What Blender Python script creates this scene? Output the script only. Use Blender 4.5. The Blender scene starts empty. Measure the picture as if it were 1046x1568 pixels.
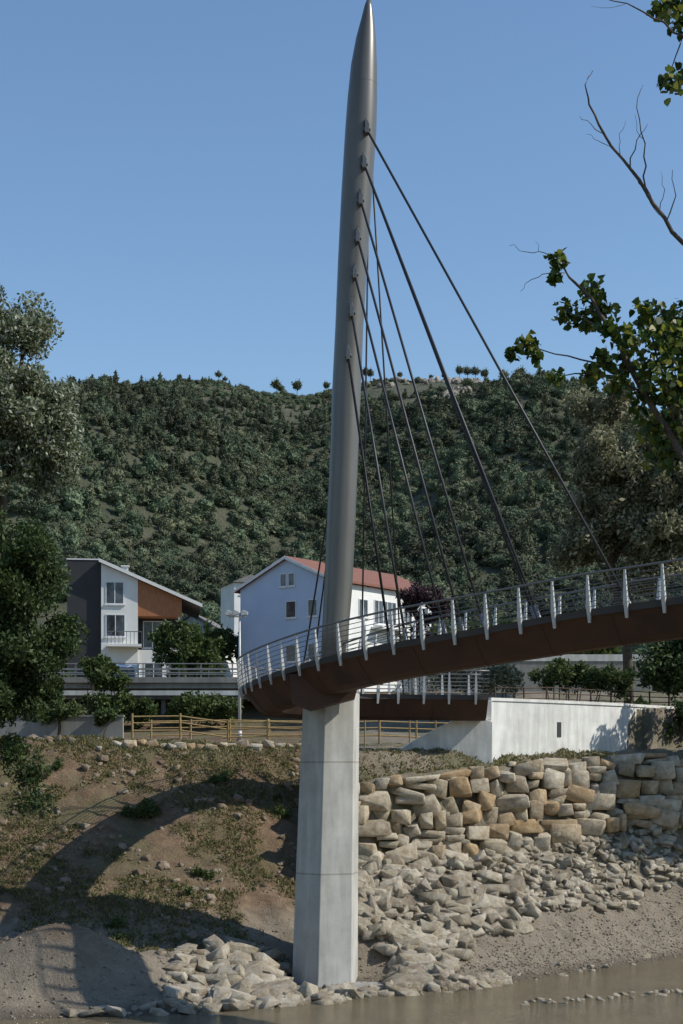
import bpy, bmesh, math, random
import numpy as np
from mathutils import Vector, Matrix
random.seed(7); rng=np.random.default_rng(7)
scene=bpy.context.scene
H=8.5; F=2400.0; CX=523.0; HY=1180.0
def W(px,py,Y): return Vector(((px-CX)*Y/F, Y, H+(HY-py)*Y/F))

# ---------------------------------------------------------------- camera / light
cam=bpy.data.cameras.new("camera"); co=bpy.data.objects.new("camera",cam); scene.collection.objects.link(co)
cam.sensor_fit='VERTICAL'; cam.sensor_height=36; cam.sensor_width=24; cam.lens=F/1568*36
cam.shift_y=396/1568; cam.clip_end=8000; cam.clip_start=0.1
co.location=(0,0,H); co.rotation_euler=(math.radians(90),0,0); scene.camera=co
EL=math.radians(41); SD=Vector((0.985*math.cos(EL),-0.17*math.cos(EL),math.sin(EL))).normalized()
sun=bpy.data.lights.new("sun",'SUN'); sun.energy=5.0; sun.angle=math.radians(0.5); sun.color=(1,0.95,0.86)
so=bpy.data.objects.new("sun",sun); scene.collection.objects.link(so); so.rotation_euler=SD.to_track_quat('Z','Y').to_euler(); so.location=(40,-10,60)
w=bpy.data.worlds.new("World"); scene.world=w; w.use_nodes=True
nt=w.node_tree; sky=nt.nodes.new('ShaderNodeTexSky'); sky.sky_type='NISHITA'; sky.sun_disc=False
sky.sun_elevation=EL; sky.sun_rotation=math.atan2(SD.x,SD.y); sky.air_density=1.3; sky.dust_density=0.15; sky.ozone_density=5.5
nt.links.new(sky.outputs[0],nt.nodes['Background'].inputs[0]); nt.nodes['Background'].inputs[1].default_value=0.14
scene.view_settings.view_transform='Standard'; scene.view_settings.look='None'; scene.view_settings.exposure=0

# ---------------------------------------------------------------- materials
def newmat(name):
    m=bpy.data.materials.new(name); m.use_nodes=True; return m,m.node_tree,m.node_tree.nodes['Principled BSDF']
def noise(nt,scale,detail=6,rough=0.6,vec=None,coord='Object',sc=None):
    tc=nt.nodes.new('ShaderNodeTexCoord'); n=nt.nodes.new('ShaderNodeTexNoise')
    n.inputs['Scale'].default_value=scale; n.inputs['Detail'].default_value=detail; n.inputs['Roughness'].default_value=rough
    if sc:
        mp=nt.nodes.new('ShaderNodeMapping'); mp.inputs['Scale'].default_value=sc
        nt.links.new(tc.outputs[coord],mp.inputs[0]); nt.links.new(mp.outputs[0],n.inputs['Vector'])
    else: nt.links.new(tc.outputs[coord],n.inputs['Vector'])
    return n
def ramp(nt,fac,stops):
    r=nt.nodes.new('ShaderNodeValToRGB'); e=r.color_ramp.elements
    while len(e)<len(stops): e.new(0.5)
    for i,(p,c) in enumerate(stops): e[i].position=p; e[i].color=(*c,1)
    nt.links.new(fac,r.inputs[0]); return r
def mixc(nt,fac,a,b,mode='MIX'):
    m=nt.nodes.new('ShaderNodeMix'); m.data_type='RGBA'; m.blend_type=mode
    if isinstance(fac,(int,float)): m.inputs[0].default_value=fac
    else: nt.links.new(fac,m.inputs[0])
    for s,v in ((6,a),(7,b)):
        if isinstance(v,tuple): m.inputs[s].default_value=(*v,1)
        else: nt.links.new(v,m.inputs[s])
    return m.outputs[2]
def bump(nt,bs,h,strength=0.5,dist=0.05):
    b=nt.nodes.new('ShaderNodeBump'); b.inputs['Strength'].default_value=strength; b.inputs['Distance'].default_value=dist
    nt.links.new(h,b.inputs['Height']); nt.links.new(b.outputs[0],bs.inputs['Normal'])
def simple(name,c1,c2=None,scale=3,rough=0.8,metal=0,bst=0.2,bd=0.02,sc=None):
    m,nt,bs=newmat(name); bs.inputs['Roughness'].default_value=rough; bs.inputs['Metallic'].default_value=metal
    if c2 is None: c2=tuple(x*0.75 for x in c1)
    n=noise(nt,scale,sc=sc); r=ramp(nt,n.outputs[0],[(0.3,c2),(0.7,c1)]); nt.links.new(r.outputs[0],bs.inputs[0])
    n2=noise(nt,scale*6); 
    if bst: bump(nt,bs,n2.outputs[0],bst,bd)
    return m
def leafmat(name,cols,trans=0.3,rough=0.6,obj=False):
    m,nt,bs=newmat(name); g=nt.nodes.new('ShaderNodeNewGeometry')
    r=ramp(nt,g.outputs['Random Per Island'],[(i/(len(cols)-1),c) for i,c in enumerate(cols)])
    n=noise(nt,0.9,3); col=mixc(nt,n.outputs[0],r.outputs[0],(0.5,0.5,0.5),'OVERLAY')
    if obj:
        oi=nt.nodes.new('ShaderNodeObjectInfo'); hs=nt.nodes.new('ShaderNodeHueSaturation')
        mr=nt.nodes.new('ShaderNodeMapRange'); nt.links.new(oi.outputs['Random'],mr.inputs[0]); mr.inputs[3].default_value=0.6; mr.inputs[4].default_value=1.4
        # broad stands of lighter / darker trees over the hillside
        wn=nt.nodes.new('ShaderNodeTexNoise'); wn.inputs['Scale'].default_value=0.022; wn.inputs['Detail'].default_value=4
        nt.links.new(g.outputs['Position'],wn.inputs['Vector'])
        mw=nt.nodes.new('ShaderNodeMapRange'); nt.links.new(wn.outputs[0],mw.inputs[0]); mw.inputs[1].default_value=0.35; mw.inputs[2].default_value=0.65; mw.inputs[3].default_value=0.7; mw.inputs[4].default_value=1.5
        mu=nt.nodes.new('ShaderNodeMath'); mu.operation='MULTIPLY'; nt.links.new(mr.outputs[0],mu.inputs[0]); nt.links.new(mw.outputs[0],mu.inputs[1])
        nt.links.new(mu.outputs[0],hs.inputs['Value']); 
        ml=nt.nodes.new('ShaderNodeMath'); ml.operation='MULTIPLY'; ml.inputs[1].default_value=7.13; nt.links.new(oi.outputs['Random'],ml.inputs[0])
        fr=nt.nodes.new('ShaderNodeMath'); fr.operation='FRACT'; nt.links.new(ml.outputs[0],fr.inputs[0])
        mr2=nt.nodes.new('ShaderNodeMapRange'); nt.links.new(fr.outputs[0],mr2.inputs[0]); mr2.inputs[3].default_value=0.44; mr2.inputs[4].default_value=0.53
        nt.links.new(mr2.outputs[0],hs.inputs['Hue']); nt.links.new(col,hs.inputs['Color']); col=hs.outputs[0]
    nt.links.new(col,bs.inputs[0]); bs.inputs['Roughness'].default_value=rough
    bs.inputs['Specular IOR Level'].default_value=0.3
    if trans>0:
        t=nt.nodes.new('ShaderNodeBsdfTranslucent'); nt.links.new(col,t.inputs[0])
        ms=nt.nodes.new('ShaderNodeMixShader'); ms.inputs[0].default_value=trans
        nt.links.new(bs.outputs[0],ms.inputs[1]); nt.links.new(t.outputs[0],ms.inputs[2]); nt.links.new(ms.outputs[0],nt.nodes['Material Output'].inputs[0])
    return m

M={}
def concrete(name,c,joint=None):
    m,nt,bs=newmat(name); bs.inputs['Roughness'].default_value=0.85
    n=noise(nt,0.8,8,0.65); a=ramp(nt,n.outputs[0],[(0.3,tuple(x*0.72 for x in c)),(0.7,c)])
    s=noise(nt,2.5,5,0.6,sc=(1,1,0.12)); st=ramp(nt,s.outputs[0],[(0.42,(0.74,0.73,0.70)),(0.6,(1,1,1))])
    col=mixc(nt,0.7,a.outputs[0],st.outputs[0],'MULTIPLY')
    if joint:
        tc=nt.nodes.new('ShaderNodeTexCoord'); sx=nt.nodes.new('ShaderNodeSeparateXYZ'); nt.links.new(tc.outputs['Object'],sx.inputs[0])
        d=nt.nodes.new('ShaderNodeMath'); d.operation='DIVIDE'; d.inputs[1].default_value=joint; nt.links.new(sx.outputs[2],d.inputs[0])
        f=nt.nodes.new('ShaderNodeMath'); f.operation='FRACT'; nt.links.new(d.outputs[0],f.inputs[0])
        jr=ramp(nt,f.outputs[0],[(0.0,(0.62,0.6,0.56)),(0.012,(1,1,1))]); jr.color_ramp.interpolation='CONSTANT'
        col=mixc(nt,0.8,col,jr.outputs[0],'MULTIPLY')
    nt.links.new(col,bs.inputs[0]); n2=noise(nt,14,6); bump(nt,bs,n2.outputs[0],0.25,0.02); return m
M['concrete']=concrete('pier_concrete',(0.50,0.49,0.45),4.4)
M['white_conc']=concrete('white_concrete',(0.72,0.72,0.68))
M['grey_conc']=concrete('grey_concrete',(0.30,0.29,0.265))
M['mast']=simple('mast_paint',(0.15,0.143,0.127),(0.11,0.105,0.094),1.2,0.36,0.35,0.05,0.01,sc=(1,1,0.2))
M['cable']=simple('cable_steel',(0.03,0.03,0.032),None,8,0.5,0.3,0)
M['corten']=simple('corten_steel',(0.085,0.034,0.018),(0.028,0.015,0.011),0.5,0.75,0,0.1,0.02)
M['deckedge']=simple('deck_edge_steel',(0.05,0.04,0.034),(0.03,0.024,0.02),1,0.7,0,0)
M['decktop']=simple('deck_surface',(0.2,0.17,0.14),None,3,0.9)
M['galv']=simple('galvanised_steel',(0.52,0.52,0.50),(0.40,0.40,0.39),5,0.45,0.1,0)
M['galv_mid']=simple('weathered_galvanised_rail',(0.30,0.30,0.29),(0.2,0.2,0.195),5,0.5,0.1,0)
M['galv_dark']=simple('rail_steel',(0.17,0.17,0.17),None,5,0.45,0.4,0)
M['white']=simple('white_render',(0.72,0.72,0.69),(0.6,0.6,0.57),0.6,0.9)
M['blue']=simple('pale_blue_render',(0.44,0.53,0.68),(0.38,0.47,0.62),0.5,0.9)
M['dark']=simple('dark_slate_cladding',(0.028,0.029,0.031),None,1,0.7)
M['woodclad']=simple('timber_cladding',(0.42,0.17,0.07),(0.24,0.09,0.035),3,0.7,sc=(6,1,0.6))
M['roofred']=simple('clay_tiles',(0.24,0.10,0.065),(0.14,0.06,0.045),2,0.85,sc=(1,6,1))
M['roofgrey']=simple('grey_roof',(0.18,0.17,0.165),None,2,0.8)
M['frame']=simple('window_frame',(0.7,0.7,0.7),None,3,0.5,0,0)
gm,gnt,gb=newmat('window_glass'); gb.inputs[0].default_value=(0.03,0.04,0.05,1); gb.inputs['Roughness'].default_value=0.08; M['glass']=gm
nn=noise(gnt,0.7,2); rr=ramp(gnt,nn.outputs[0],[(0.4,(0.015,0.018,0.022)),(0.6,(0.09,0.10,0.12))]); gnt.links.new(rr.outputs[0],gb.inputs[0])
M['wood']=simple('fence_wood',(0.38,0.27,0.11),(0.24,0.16,0.07),5,0.85)
M['wooddark']=simple('dark_fence_wood',(0.10,0.06,0.035),None,5,0.85)
M['bark']=simple('bark',(0.12,0.095,0.07),(0.05,0.04,0.03),6,0.95,0,0.6,0.05)
M['rubber']=simple('tyre_rubber',(0.02,0.02,0.02),None,5,0.9)
M['paint']=simple('white_car_paint',(0.7,0.7,0.7),(0.66,0.66,0.66),1,0.3,0,0)
M['asphalt']=simple('asphalt',(0.055,0.055,0.055),None,8,0.9)
M['silver']=leafmat('silver_leaves',[(0.05,0.065,0.028),(0.11,0.14,0.065),(0.22,0.25,0.15),(0.50,0.51,0.42)],0.38)
M['dkgreen']=leafmat('dark_green_leaves',[(0.022,0.040,0.012),(0.045,0.072,0.020),(0.075,0.105,0.032)],0.3)
M['bush']=leafmat('bush_leaves',[(0.03,0.05,0.013),(0.06,0.095,0.025),(0.11,0.135,0.04)],0.3)
M['olive']=leafmat('olive_leaves',[(0.07,0.08,0.04),(0.14,0.15,0.075),(0.25,0.245,0.15),(0.48,0.44,0.31)],0.4)
M['plane']=leafmat('plane_tree_leaves',[(0.022,0.045,0.010),(0.045,0.085,0.018),(0.10,0.145,0.025),(0.24,0.23,0.035)],0.4,0.45)
M['grass']=leafmat('dry_grass',[(0.06,0.08,0.025),(0.11,0.12,0.04),(0.18,0.155,0.065),(0.26,0.20,0.10)],0.3)
M['purple']=leafmat('purple_leaves',[(0.02,0.012,0.014),(0.05,0.025,0.03),(0.07,0.04,0.045)],0.2)
M['forest']=leafmat('hazy_forest_leaves',[(0.040,0.056,0.034),(0.062,0.082,0.046),(0.092,0.110,0.064)],0.0,0.9,obj=True)  # bluish distance haze is mixed into these leaf colours

def rockmat(name,cols,moss=0.0):
    m,nt,bs=newmat(name); bs.inputs['Roughness'].default_value=0.9
    g=nt.nodes.new('ShaderNodeNewGeometry'); r=ramp(nt,g.outputs['Random Per Island'],[(i/(len(cols)-1),c) for i,c in enumerate(cols)])
    n=noise(nt,2.5,8,0.7); d=ramp(nt,n.outputs[0],[(0.35,(0.56,0.47,0.36)),(0.6,(1,1,1))])
    col=mixc(nt,0.9,r.outputs[0],d.outputs[0],'MULTIPLY'); nt.links.new(col,bs.inputs[0])
    n2=noise(nt,4.5,9,0.78); bump(nt,bs,n2.outputs[0],1.0,0.16); return m
M['rock']=rockmat('wall_stone',[(0.46,0.40,0.28),(0.56,0.49,0.37),(0.48,0.43,0.34),(0.60,0.55,0.44),(0.48,0.34,0.18),(0.38,0.33,0.25)])
M['riprap']=rockmat('riprap_stone',[(0.34,0.30,0.23),(0.44,0.40,0.31),(0.52,0.47,0.38),(0.29,0.25,0.19)])
M['pebble']=rockmat('pebbles',[(0.22,0.18,0.135),(0.31,0.26,0.195),(0.37,0.32,0.25)])
M['brownstone']=rockmat('bank_stone',[(0.20,0.15,0.10),(0.28,0.22,0.155),(0.36,0.31,0.24)])
M['hillrock']=rockmat('hill_rock',[(0.24,0.22,0.19),(0.31,0.29,0.25)])

# ---------------------------------------------------------------- mesh helpers
def link(o,parent=None):
    scene.collection.objects.link(o)
    if parent is not None: o.parent=parent
    return o
def mesh_np(name,V,Fc,mat,parent=None,smooth=False):
    V=np.asarray(V,dtype=np.float32); Fc=np.asarray(Fc,dtype=np.int32)
    me=bpy.data.meshes.new(name); k=Fc.shape[1]; n=len(Fc)
    me.vertices.add(len(V)); me.vertices.foreach_set('co',V.ravel())
    me.loops.add(n*k); me.loops.foreach_set('vertex_index',Fc.ravel())
    me.polygons.add(n); me.polygons.foreach_set('loop_start',np.arange(n,dtype=np.int32)*k); me.polygons.foreach_set('loop_total',np.full(n,k,dtype=np.int32))
    if smooth: me.polygons.foreach_set('use_smooth',np.ones(n,dtype=bool))
    me.update(calc_edges=True); me.materials.append(mat)
    return link(bpy.data.objects.new(name,me),parent)
def mesh_py(name,V,Fc,mat,parent=None,smooth=False,bevel=0):
    me=bpy.data.meshes.new(name); me.from_pydata([tuple(v) for v in V],[],Fc); me.update()
    bm=bmesh.new(); bm.from_mesh(me); bmesh.ops.recalc_face_normals(bm,faces=bm.faces); bm.to_mesh(me); bm.free()
    if smooth:
        for p in me.polygons: p.use_smooth=True
    me.materials.append(mat); o=link(bpy.data.objects.new(name,me),parent)
    if bevel:
        b=o.modifiers.new('bevel','BEVEL'); b.width=bevel; b.segments=2
    return o
def empty(name,loc=(0,0,0),rz=0):
    e=bpy.data.objects.new(name,None); scene.collection.objects.link(e); e.location=loc; e.rotation_euler=(0,0,rz); e.empty_display_size=0.5; return e
class MB:
    def __init__(s): s.V=[]; s.F=[]
    def box(s,x0,x1,y0,y1,z0,z1):
        b=len(s.V); s.V+=[(x,y,z) for z in (z0,z1) for y in (y0,y1) for x in (x0,x1)]
        s.F+=[tuple(b+i for i in f) for f in ((0,2,3,1),(4,5,7,6),(0,1,5,4),(2,6,7,3),(0,4,6,2),(1,3,7,5))]; return s
    def prism(s,poly,y0,y1):   # poly in xz
        b=len(s.V); n=len(poly); s.V+=[(p[0],y0,p[1]) for p in poly]+[(p[0],y1,p[1]) for p in poly]
        s.F+=[tuple(b+i for i in range(n)),tuple(b+n+i for i in reversed(range(n)))]+[(b+i,b+(i+1)%n,b+n+(i+1)%n,b+n+i) for i in range(n)]; return s
    def tube(s,pts,rad,seg=8,cap=True):
        pts=[Vector(p) for p in pts]; n=len(pts)
        if not hasattr(rad,'__len__'): rad=[rad]*n
        b=len(s.V); up=Vector((0,0,1))
        for i,p in enumerate(pts):
            t=(pts[min(i+1,n-1)]-pts[max(i-1,0)]).normalized()
            ref=up if abs(t.z)<0.9 else Vector((0,1,0))
            a=t.cross(ref).normalized(); c=a.cross(t).normalized()
            for k in range(seg):
                th=2*math.pi*k/seg; s.V.append(tuple(p+a*math.cos(th)*rad[i]+c*math.sin(th)*rad[i]))
        for i in range(n-1):
            for k in range(seg):
                k2=(k+1)%seg; s.F.append((b+i*seg+k,b+i*seg+k2,b+(i+1)*seg+k2,b+(i+1)*seg+k))
        if cap: s.F+=[tuple(b+k for k in reversed(range(seg))),tuple(b+(n-1)*seg+k for k in range(seg))]
        return s
    def obj(s,name,mat,parent=None,smooth=False,bevel=0): return mesh_py(name,s.V,s.F,mat,parent,smooth,bevel)

def vnoise(x,y,seed=0):
    xi=np.floor(x); yi=np.floor(y); xf=x-xi; yf=y-yi
    def h(a,b): 
        v=np.sin(a*127.1+b*311.7+seed*74.7)*43758.5453; return v-np.floor(v)
    u=xf*xf*(3-2*xf); v=yf*yf*(3-2*yf)
    return (h(xi,yi)*(1-u)+h(xi+1,yi)*u)*(1-v)+(h(xi,yi+1)*(1-u)+h(xi+1,yi+1)*u)*v-0.5
def fbm(x,y,o=4,seed=0):
    r=0; a=1
    for i in range(o): r=r+a*vnoise(x*2**i,y*2**i,seed+i*3); a*=0.5
    return r
def sst(a,b,x):
    t=np.clip((x-a)/(b-a),0,1); return t*t*(3-2*t)

# ---------------------------------------------------------------- terrain
def yw_f(X): return np.interp(X,[-200,-60,-30,-12,-6,-2,1,4.5,9,15.6,25,60,200],[45,48,51,53.2,54.6,56.8,59.0,60.8,65.2,71.6,75.5,80,90])
def yb_f(X): return np.interp(X,[-200,0.5,2.2,8.5,13.9,25,60,200],[69,69,70,74,77.2,81,88,100])
def zb_f(X): return np.interp(X,[0.5,8.5,13.9,20],[4.3,4.8,5.6,5.8])
def zt_f(X): return np.interp(X,[0.5,3,8.5,13.9,20],[7.9,8.3,8.75,9.1,9.2])
def wl_f(X): return 76.6+(X-7)*0.79
def pw(Y,knots):
    z=np.full_like(Y,0)+knots[0][1]
    for (ya,za),(yb,zb) in zip(knots[:-1],knots[1:]):
        t=np.clip((Y-ya)/np.maximum(yb-ya,1e-3),0,1); z=np.where(Y>=ya,za+(zb-za)*t,z)
    return z
def height(X,Y,nz=True):
    X=np.asarray(X,float); Y=np.asarray(Y,float); o=np.zeros_like(X)
    yw=yw_f(X); yb=yb_f(X); zb=zb_f(X); zt=zt_f(X)
    far=[(90+o,10.1+o),(98+o,11+o),(107+o,13.9+o),(125+o,14.3+o),(200+o,16+o),(3000+o,18+o)]
    L=pw(Y,[(28+o,-1.4+o),(yw-3,-1.4+o),(yw,0+o),(yw+2.5,0.35+o),(yw+5,0.9+o),(yw+9,2.3+o),(yw+15,4.6+o),(yw+19,6.8+o),(yw+23,9.5+o),(yw+25,10+o)]+far)
    ym=yw+0.5*(yb-yw)
    wl=wl_f(X); plat=sst(6.6,7.2,X)
    R=pw(Y,[(28+o,-1.4+o),(yw-3,-1.4+o),(yw,0+o),(yw+0.5*(ym-yw),0.55+o),(ym,1.6+o),(yb,zb),(yb+1.5,zt),(yb+2.6,zt+0.1),(yb+3.5,9.4+o)]+[(89+o,10.1+o)]+far[1:])
    Rp=R+plat*np.where(Y>wl+0.15,np.clip(11.85-R,0,5),0)
    b=sst(-2.2,0.8,X)
    z=L*(1-b)+Rp*b
    nb=np.where(Y<30,np.interp(Y,[-1000,6,29,30],[6.9,6.9,-1.4,-1.4]),-1.4); z=np.where(Y<28,nb,z)
    z=z+2.0*np.exp(-((X+10.2)/3.0)**2-((Y-58)/1.8)**2)-0.7*np.exp(-((X+8.0)/3.5)**2-((Y-62.5)/1.6)**2)
    pk=np.exp(-((X+.1)/3.0)**4-((Y-61)/2.8)**4)
    if nz:
        m=np.clip((Y-yw)/3,0,1)*(1-sst(82,90,Y)*0.7)*(1-pk)
        ms=np.exp(-((X+10.2)/3.2)**2-((Y-58)/2.2)**2)
        z=z+m*(0.34*fbm(X*0.3,Y*0.3,4,1)*(1-b*0.6)+0.22*fbm(X*1.6,Y*1.6,4,5)*(1-.7*ms))
    z=np.where(Y>50,z*(1-pk)+pk*np.clip(z,-2,0.03),z)
    return z
def gat(px,py,y0=54,y1=90):
    Y=np.arange(y0,y1,0.1); X=(px-CX)*Y/F; d=H+(HY-py)*Y/F-height(X,Y); i=np.where(d<=0)[0]
    Yh=Y[i[0]] if len(i) else y1
    return W(px,py,Yh)
def lines(lo,a,b,hi,st):
    mid=list(np.arange(a,b,st)); l=[];d=st;x=a
    while x>lo: d*=1.18; x-=d; l.append(x)
    r=[];d=st;x=mid[-1]
    while x<hi: d*=1.18; x+=d; r.append(x)
    return np.array(l[::-1]+mid+r)
xs=lines(-2500,-19,24,2500,0.15); ys=lines(-600,51,92,3500,0.15)
XX,YY=np.meshgrid(xs,ys); ZZ=height(XX,YY)
V=np.stack([XX.ravel(),YY.ravel(),ZZ.ravel()],1); nx=len(xs); ny=len(ys)
I,J=np.meshgrid(np.arange(nx-1),np.arange(ny-1)); a=(J*nx+I).ravel(); Fq=np.stack([a,a+1,a+1+nx,a+nx],1)
m,nt,bs=newmat('river_bank_earth'); bs.inputs['Roughness'].default_value=0.95
n1=noise(nt,0.35,8,0.65); n2=noise(nt,1.4,10,0.75); n3=noise(nt,9,6,0.7)
earth=ramp(nt,n2.outputs[0],[(0.3,(0.085,0.052,0.028)),(0.45,(0.155,0.10,0.056)),(0.58,(0.22,0.15,0.088)),(0.7,(0.32,0.235,0.15))])
grav=ramp(nt,n2.outputs[0],[(0.3,(0.17,0.14,0.10)),(0.7,(0.31,0.26,0.195))])
tc=nt.nodes.new('ShaderNodeTexCoord'); sx=nt.nodes.new('ShaderNodeSeparateXYZ'); nt.links.new(tc.outputs['Object'],sx.inputs[0])
mr=nt.nodes.new('ShaderNodeMapRange'); nt.links.new(sx.outputs[0],mr.inputs[0]); mr.inputs[1].default_value=-2; mr.inputs[2].default_value=2
c=mixc(nt,mr.outputs[0],earth.outputs[0],grav.outputs[0])
mz=nt.nodes.new('ShaderNodeMapRange'); nt.links.new(sx.outputs[2],mz.inputs[0]); mz.inputs[1].default_value=3.0; mz.inputs[2].default_value=2.0
c=mixc(nt,mz.outputs[0],c,grav.outputs[0])
gr=ramp(nt,n1.outputs[0],[(0.45,(0,0,0)),(0.56,(1,1,1))])
gcol=ramp(nt,n3.outputs[0],[(0.3,(0.055,0.062,0.024)),(0.7,(0.14,0.135,0.055))])
mz2=nt.nodes.new('ShaderNodeMapRange'); nt.links.new(sx.outputs[2],mz2.inputs[0]); mz2.inputs[1].default_value=3.0; mz2.inputs[2].default_value=5.0
mm=nt.nodes.new('ShaderNodeMath'); mm.operation='MULTIPLY'; nt.links.new(gr.outputs[0],mm.inputs[0]); nt.links.new(mz2.outputs[0],mm.inputs[1])
mm2=nt.nodes.new('ShaderNodeMath'); mm2.operation='MULTIPLY'; mm2.inputs[1].default_value=0.65; nt.links.new(mm.outputs[0],mm2.inputs[0])
c=mixc(nt,mm2.outputs[0],c,gcol.outputs[0])
wet=nt.nodes.new('ShaderNodeMapRange'); nt.links.new(sx.outputs[2],wet.inputs[0]); wet.inputs[1].default_value=0.3; wet.inputs[2].default_value=0.05
c=mixc(nt,wet.outputs[0],c,(0.11,0.088,0.06))
nt.links.new(c,bs.inputs[0]); bump(nt,bs,n3.outputs[0],1.0,0.18)
mesh_np('ground',V,Fq,m,None,True)

# water
m,nt,bs=newmat('river_water'); bs.inputs['Roughness'].default_value=0.10; bs.inputs['IOR'].default_value=1.33
n=noise(nt,0.5,4); r=ramp(nt,n.outputs[0],[(0.3,(0.16,0.13,0.078)),(0.7,(0.22,0.18,0.11))]); nt.links.new(r.outputs[0],bs.inputs[0])
n2=noise(nt,2.6,6,0.65,sc=(0.6,2.0,1)); bump(nt,bs,n2.outputs[0],1.0,0.3)
MB().box(-400,400,20,100,-0.9,0.0).obj('river',m)

# ---------------------------------------------------------------- hill
rp=[(-6000,700),(-2000,650),(-500,618),(0,612),(110,596),(200,590),(270,579),(350,586),(420,604),(470,606),(520,592),(600,581),(700,583),(800,593),(870,614),(950,645),(1100,670),(2500,720),(7000,800)]
rx=[(p[0]-CX)*700/F for p in rp]; rz=[H+(HY-p[1])*700/F-1.8 for p in rp]
def hz(X,Y):
    r=np.interp(X*700/np.clip(Y,350,760),rx,rz)
    s=np.clip((Y-205)/495,0,1)
    z=15+(r-15)*(0.6*s+0.4*s*s*(3-2*s))
    z=z+np.sin(np.pi*s)**2*36*fbm(X/80,Y/120,3,11)+s*2.0*fbm(X/14,Y/18,3,13)
    return z-np.clip(Y-700,0,None)*0.15-np.clip(205-Y,0,None)*0.2
hx=np.linspace(-1600,1600,520); hy=np.concatenate([np.linspace(190,760,150),np.linspace(775,2400,50)])
XX,YY=np.meshgrid(hx,hy); ZZ=hz(XX,YY); nx=len(hx); ny=len(hy)
I,J=np.meshgrid(np.arange(nx-1),np.arange(ny-1)); a=(J*nx+I).ravel()
m,nt,bs=newmat('hillside_scrub'); bs.inputs['Roughness'].default_value=1
n1=noise(nt,0.05,9,0.75); r=ramp(nt,n1.outputs[0],[(0.35,(0.05,0.062,0.034)),(0.52,(0.085,0.09,0.052)),(0.66,(0.13,0.12,0.078)),(0.78,(0.22,0.19,0.14))]); nt.links.new(r.outputs[0],bs.inputs[0])
n3=noise(nt,0.6,6,0.7); bump(nt,bs,n3.outputs[0],1.0,1.5)
mesh_np('hill',np.stack([XX.ravel(),YY.ravel(),ZZ.ravel()],1),np.stack([a,a+1,a+1+nx,a+nx],1),m,None,True)

# ---------------------------------------------------------------- leaves
def rand_dirs(n):
    v=rng.normal(size=(n,3)); return v/np.linalg.norm(v,axis=1)[:,None]
def leaf_quads(P,size,elong=1.7,up=0.0,var=0.35):
    n=len(P); d=rand_dirs(n); d[:,2]+=up; d/=np.linalg.norm(d,axis=1)[:,None]
    t=np.cross(d,rand_dirs(n)); t/=np.linalg.norm(t,axis=1)[:,None]+1e-9
    s=(size*(1+var*rng.normal(size=n))).clip(size*0.4)[:,None]
    a=P; b=P+d*s*0.5*elong+t*s*0.42; c=P+d*s*elong; e=P+d*s*0.5*elong-t*s*0.42
    V=np.stack([a,b,c,e],1).reshape(-1,3); F_=np.arange(4*n).reshape(-1,4); return V,F_
def crown_points(ells,nsub,subr,nleaf,flat=1.0):
    cs=[]
    tot=sum(e[1][0]*e[1][1]*e[1][2] for e in ells)
    for c,r in ells:
        k=max(2,int(nsub*r[0]*r[1]*r[2]/tot)); d=rand_dirs(k); q=rng.random(k)**(1/2.2)
        C=np.array(c)+d*np.array(r)*q[:,None]; cs.append(C)
    C=np.concatenate(cs); k=len(C); R=subr*(0.55+0.9*rng.random(k))
    idx=rng.integers(0,k,nleaf); d=rand_dirs(nleaf); q=rng.random(nleaf)**(1/2.0)
    P=C[idx]+d*(R[idx]*q)[:,None]*np.array([1,1,flat]); return P,C
def tree(name,base,ells,nsub,subr,nleaf,leaf,lm,bm_,tr=0.25,limbs=14,elong=1.7,up=0.0,flat=1.0):
    e=empty(name,base); base=Vector(base)
    P,C=crown_points(ells,nsub,subr,nleaf,flat)
    V,F_=leaf_quads(P,leaf,elong,up); V=V-np.array(base); mesh_np('foliage',V,F_,lm,e)
    mb=MB(); top=Vector(max(ells,key=lambda q:q[0][2])[0])-base; mid=Vector(ells[0][0])-base
    tp=[Vector((0,0,-0.4)),mid*0.3+Vector((0.1,0,0.2)),mid*0.65+Vector((-0.1,0.1,0)),mid,top]
    tp[1].x*=0.5
    mb.tube(tp,[tr,tr*0.85,tr*0.65,tr*0.45,tr*0.12],9)
    for i in rng.integers(0,len(C),limbs):
        t=Vector(C[i])-base; s=tp[2].lerp(tp[3],random.random()) if random.random()<.6 else tp[1].lerp(tp[2],random.uniform(.5,1)); m_=s.lerp(t,0.5)+Vector((random.uniform(-.2,.2),random.uniform(-.2,.2),random.uniform(-.1,.4)))
        mb.tube([s,m_,t],[tr*0.3,tr*0.18,tr*0.05],6)
    mb.obj('trunk_and_limbs',bm_,e,True); return e
def g(x,y): return float(height(np.array([x]),np.array([y]))[0])
def shrub(name,ells,nsub,subr,nleaf,leaf,lm):
    c=Vector(ells[0][0]); e=empty(name,(c.x,c.y,g(c.x,c.y)))
    b=Vector(e.location); P,C=crown_points(ells,nsub,subr,nleaf); V,F_=leaf_quads(P,leaf); mesh_np('foliage',V-np.array(b),F_,lm,e)
    mb=MB()
    for i in rng.integers(0,len(C),10):
        t=Vector(C[i])-b; s=Vector((t.x*0.8,t.y*0.8,0)); s.z=g(b.x+s.x,b.y+s.y)-b.z-0.1; mb.tube([s,s.lerp(t,.5)+Vector((random.uniform(-.1,.1),0,0)),t],[0.05,0.03,0.01],5)
    mb.obj('stems',M['bark'],e); return e
def EW(px,py,Y,rx_,rz_,ry=None):
    s=Y/F; v=W(px,py,Y); return (tuple(v),(rx_*s,(ry*s if ry else rx_*s),rz_*s))
def low(px,py,r,h,y0=54,y1=90):
    p=gat(px,py,y0,y1); return ((p.x,p.y,p.z+h*0.4),(r,r*.8,h*0.6))

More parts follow.
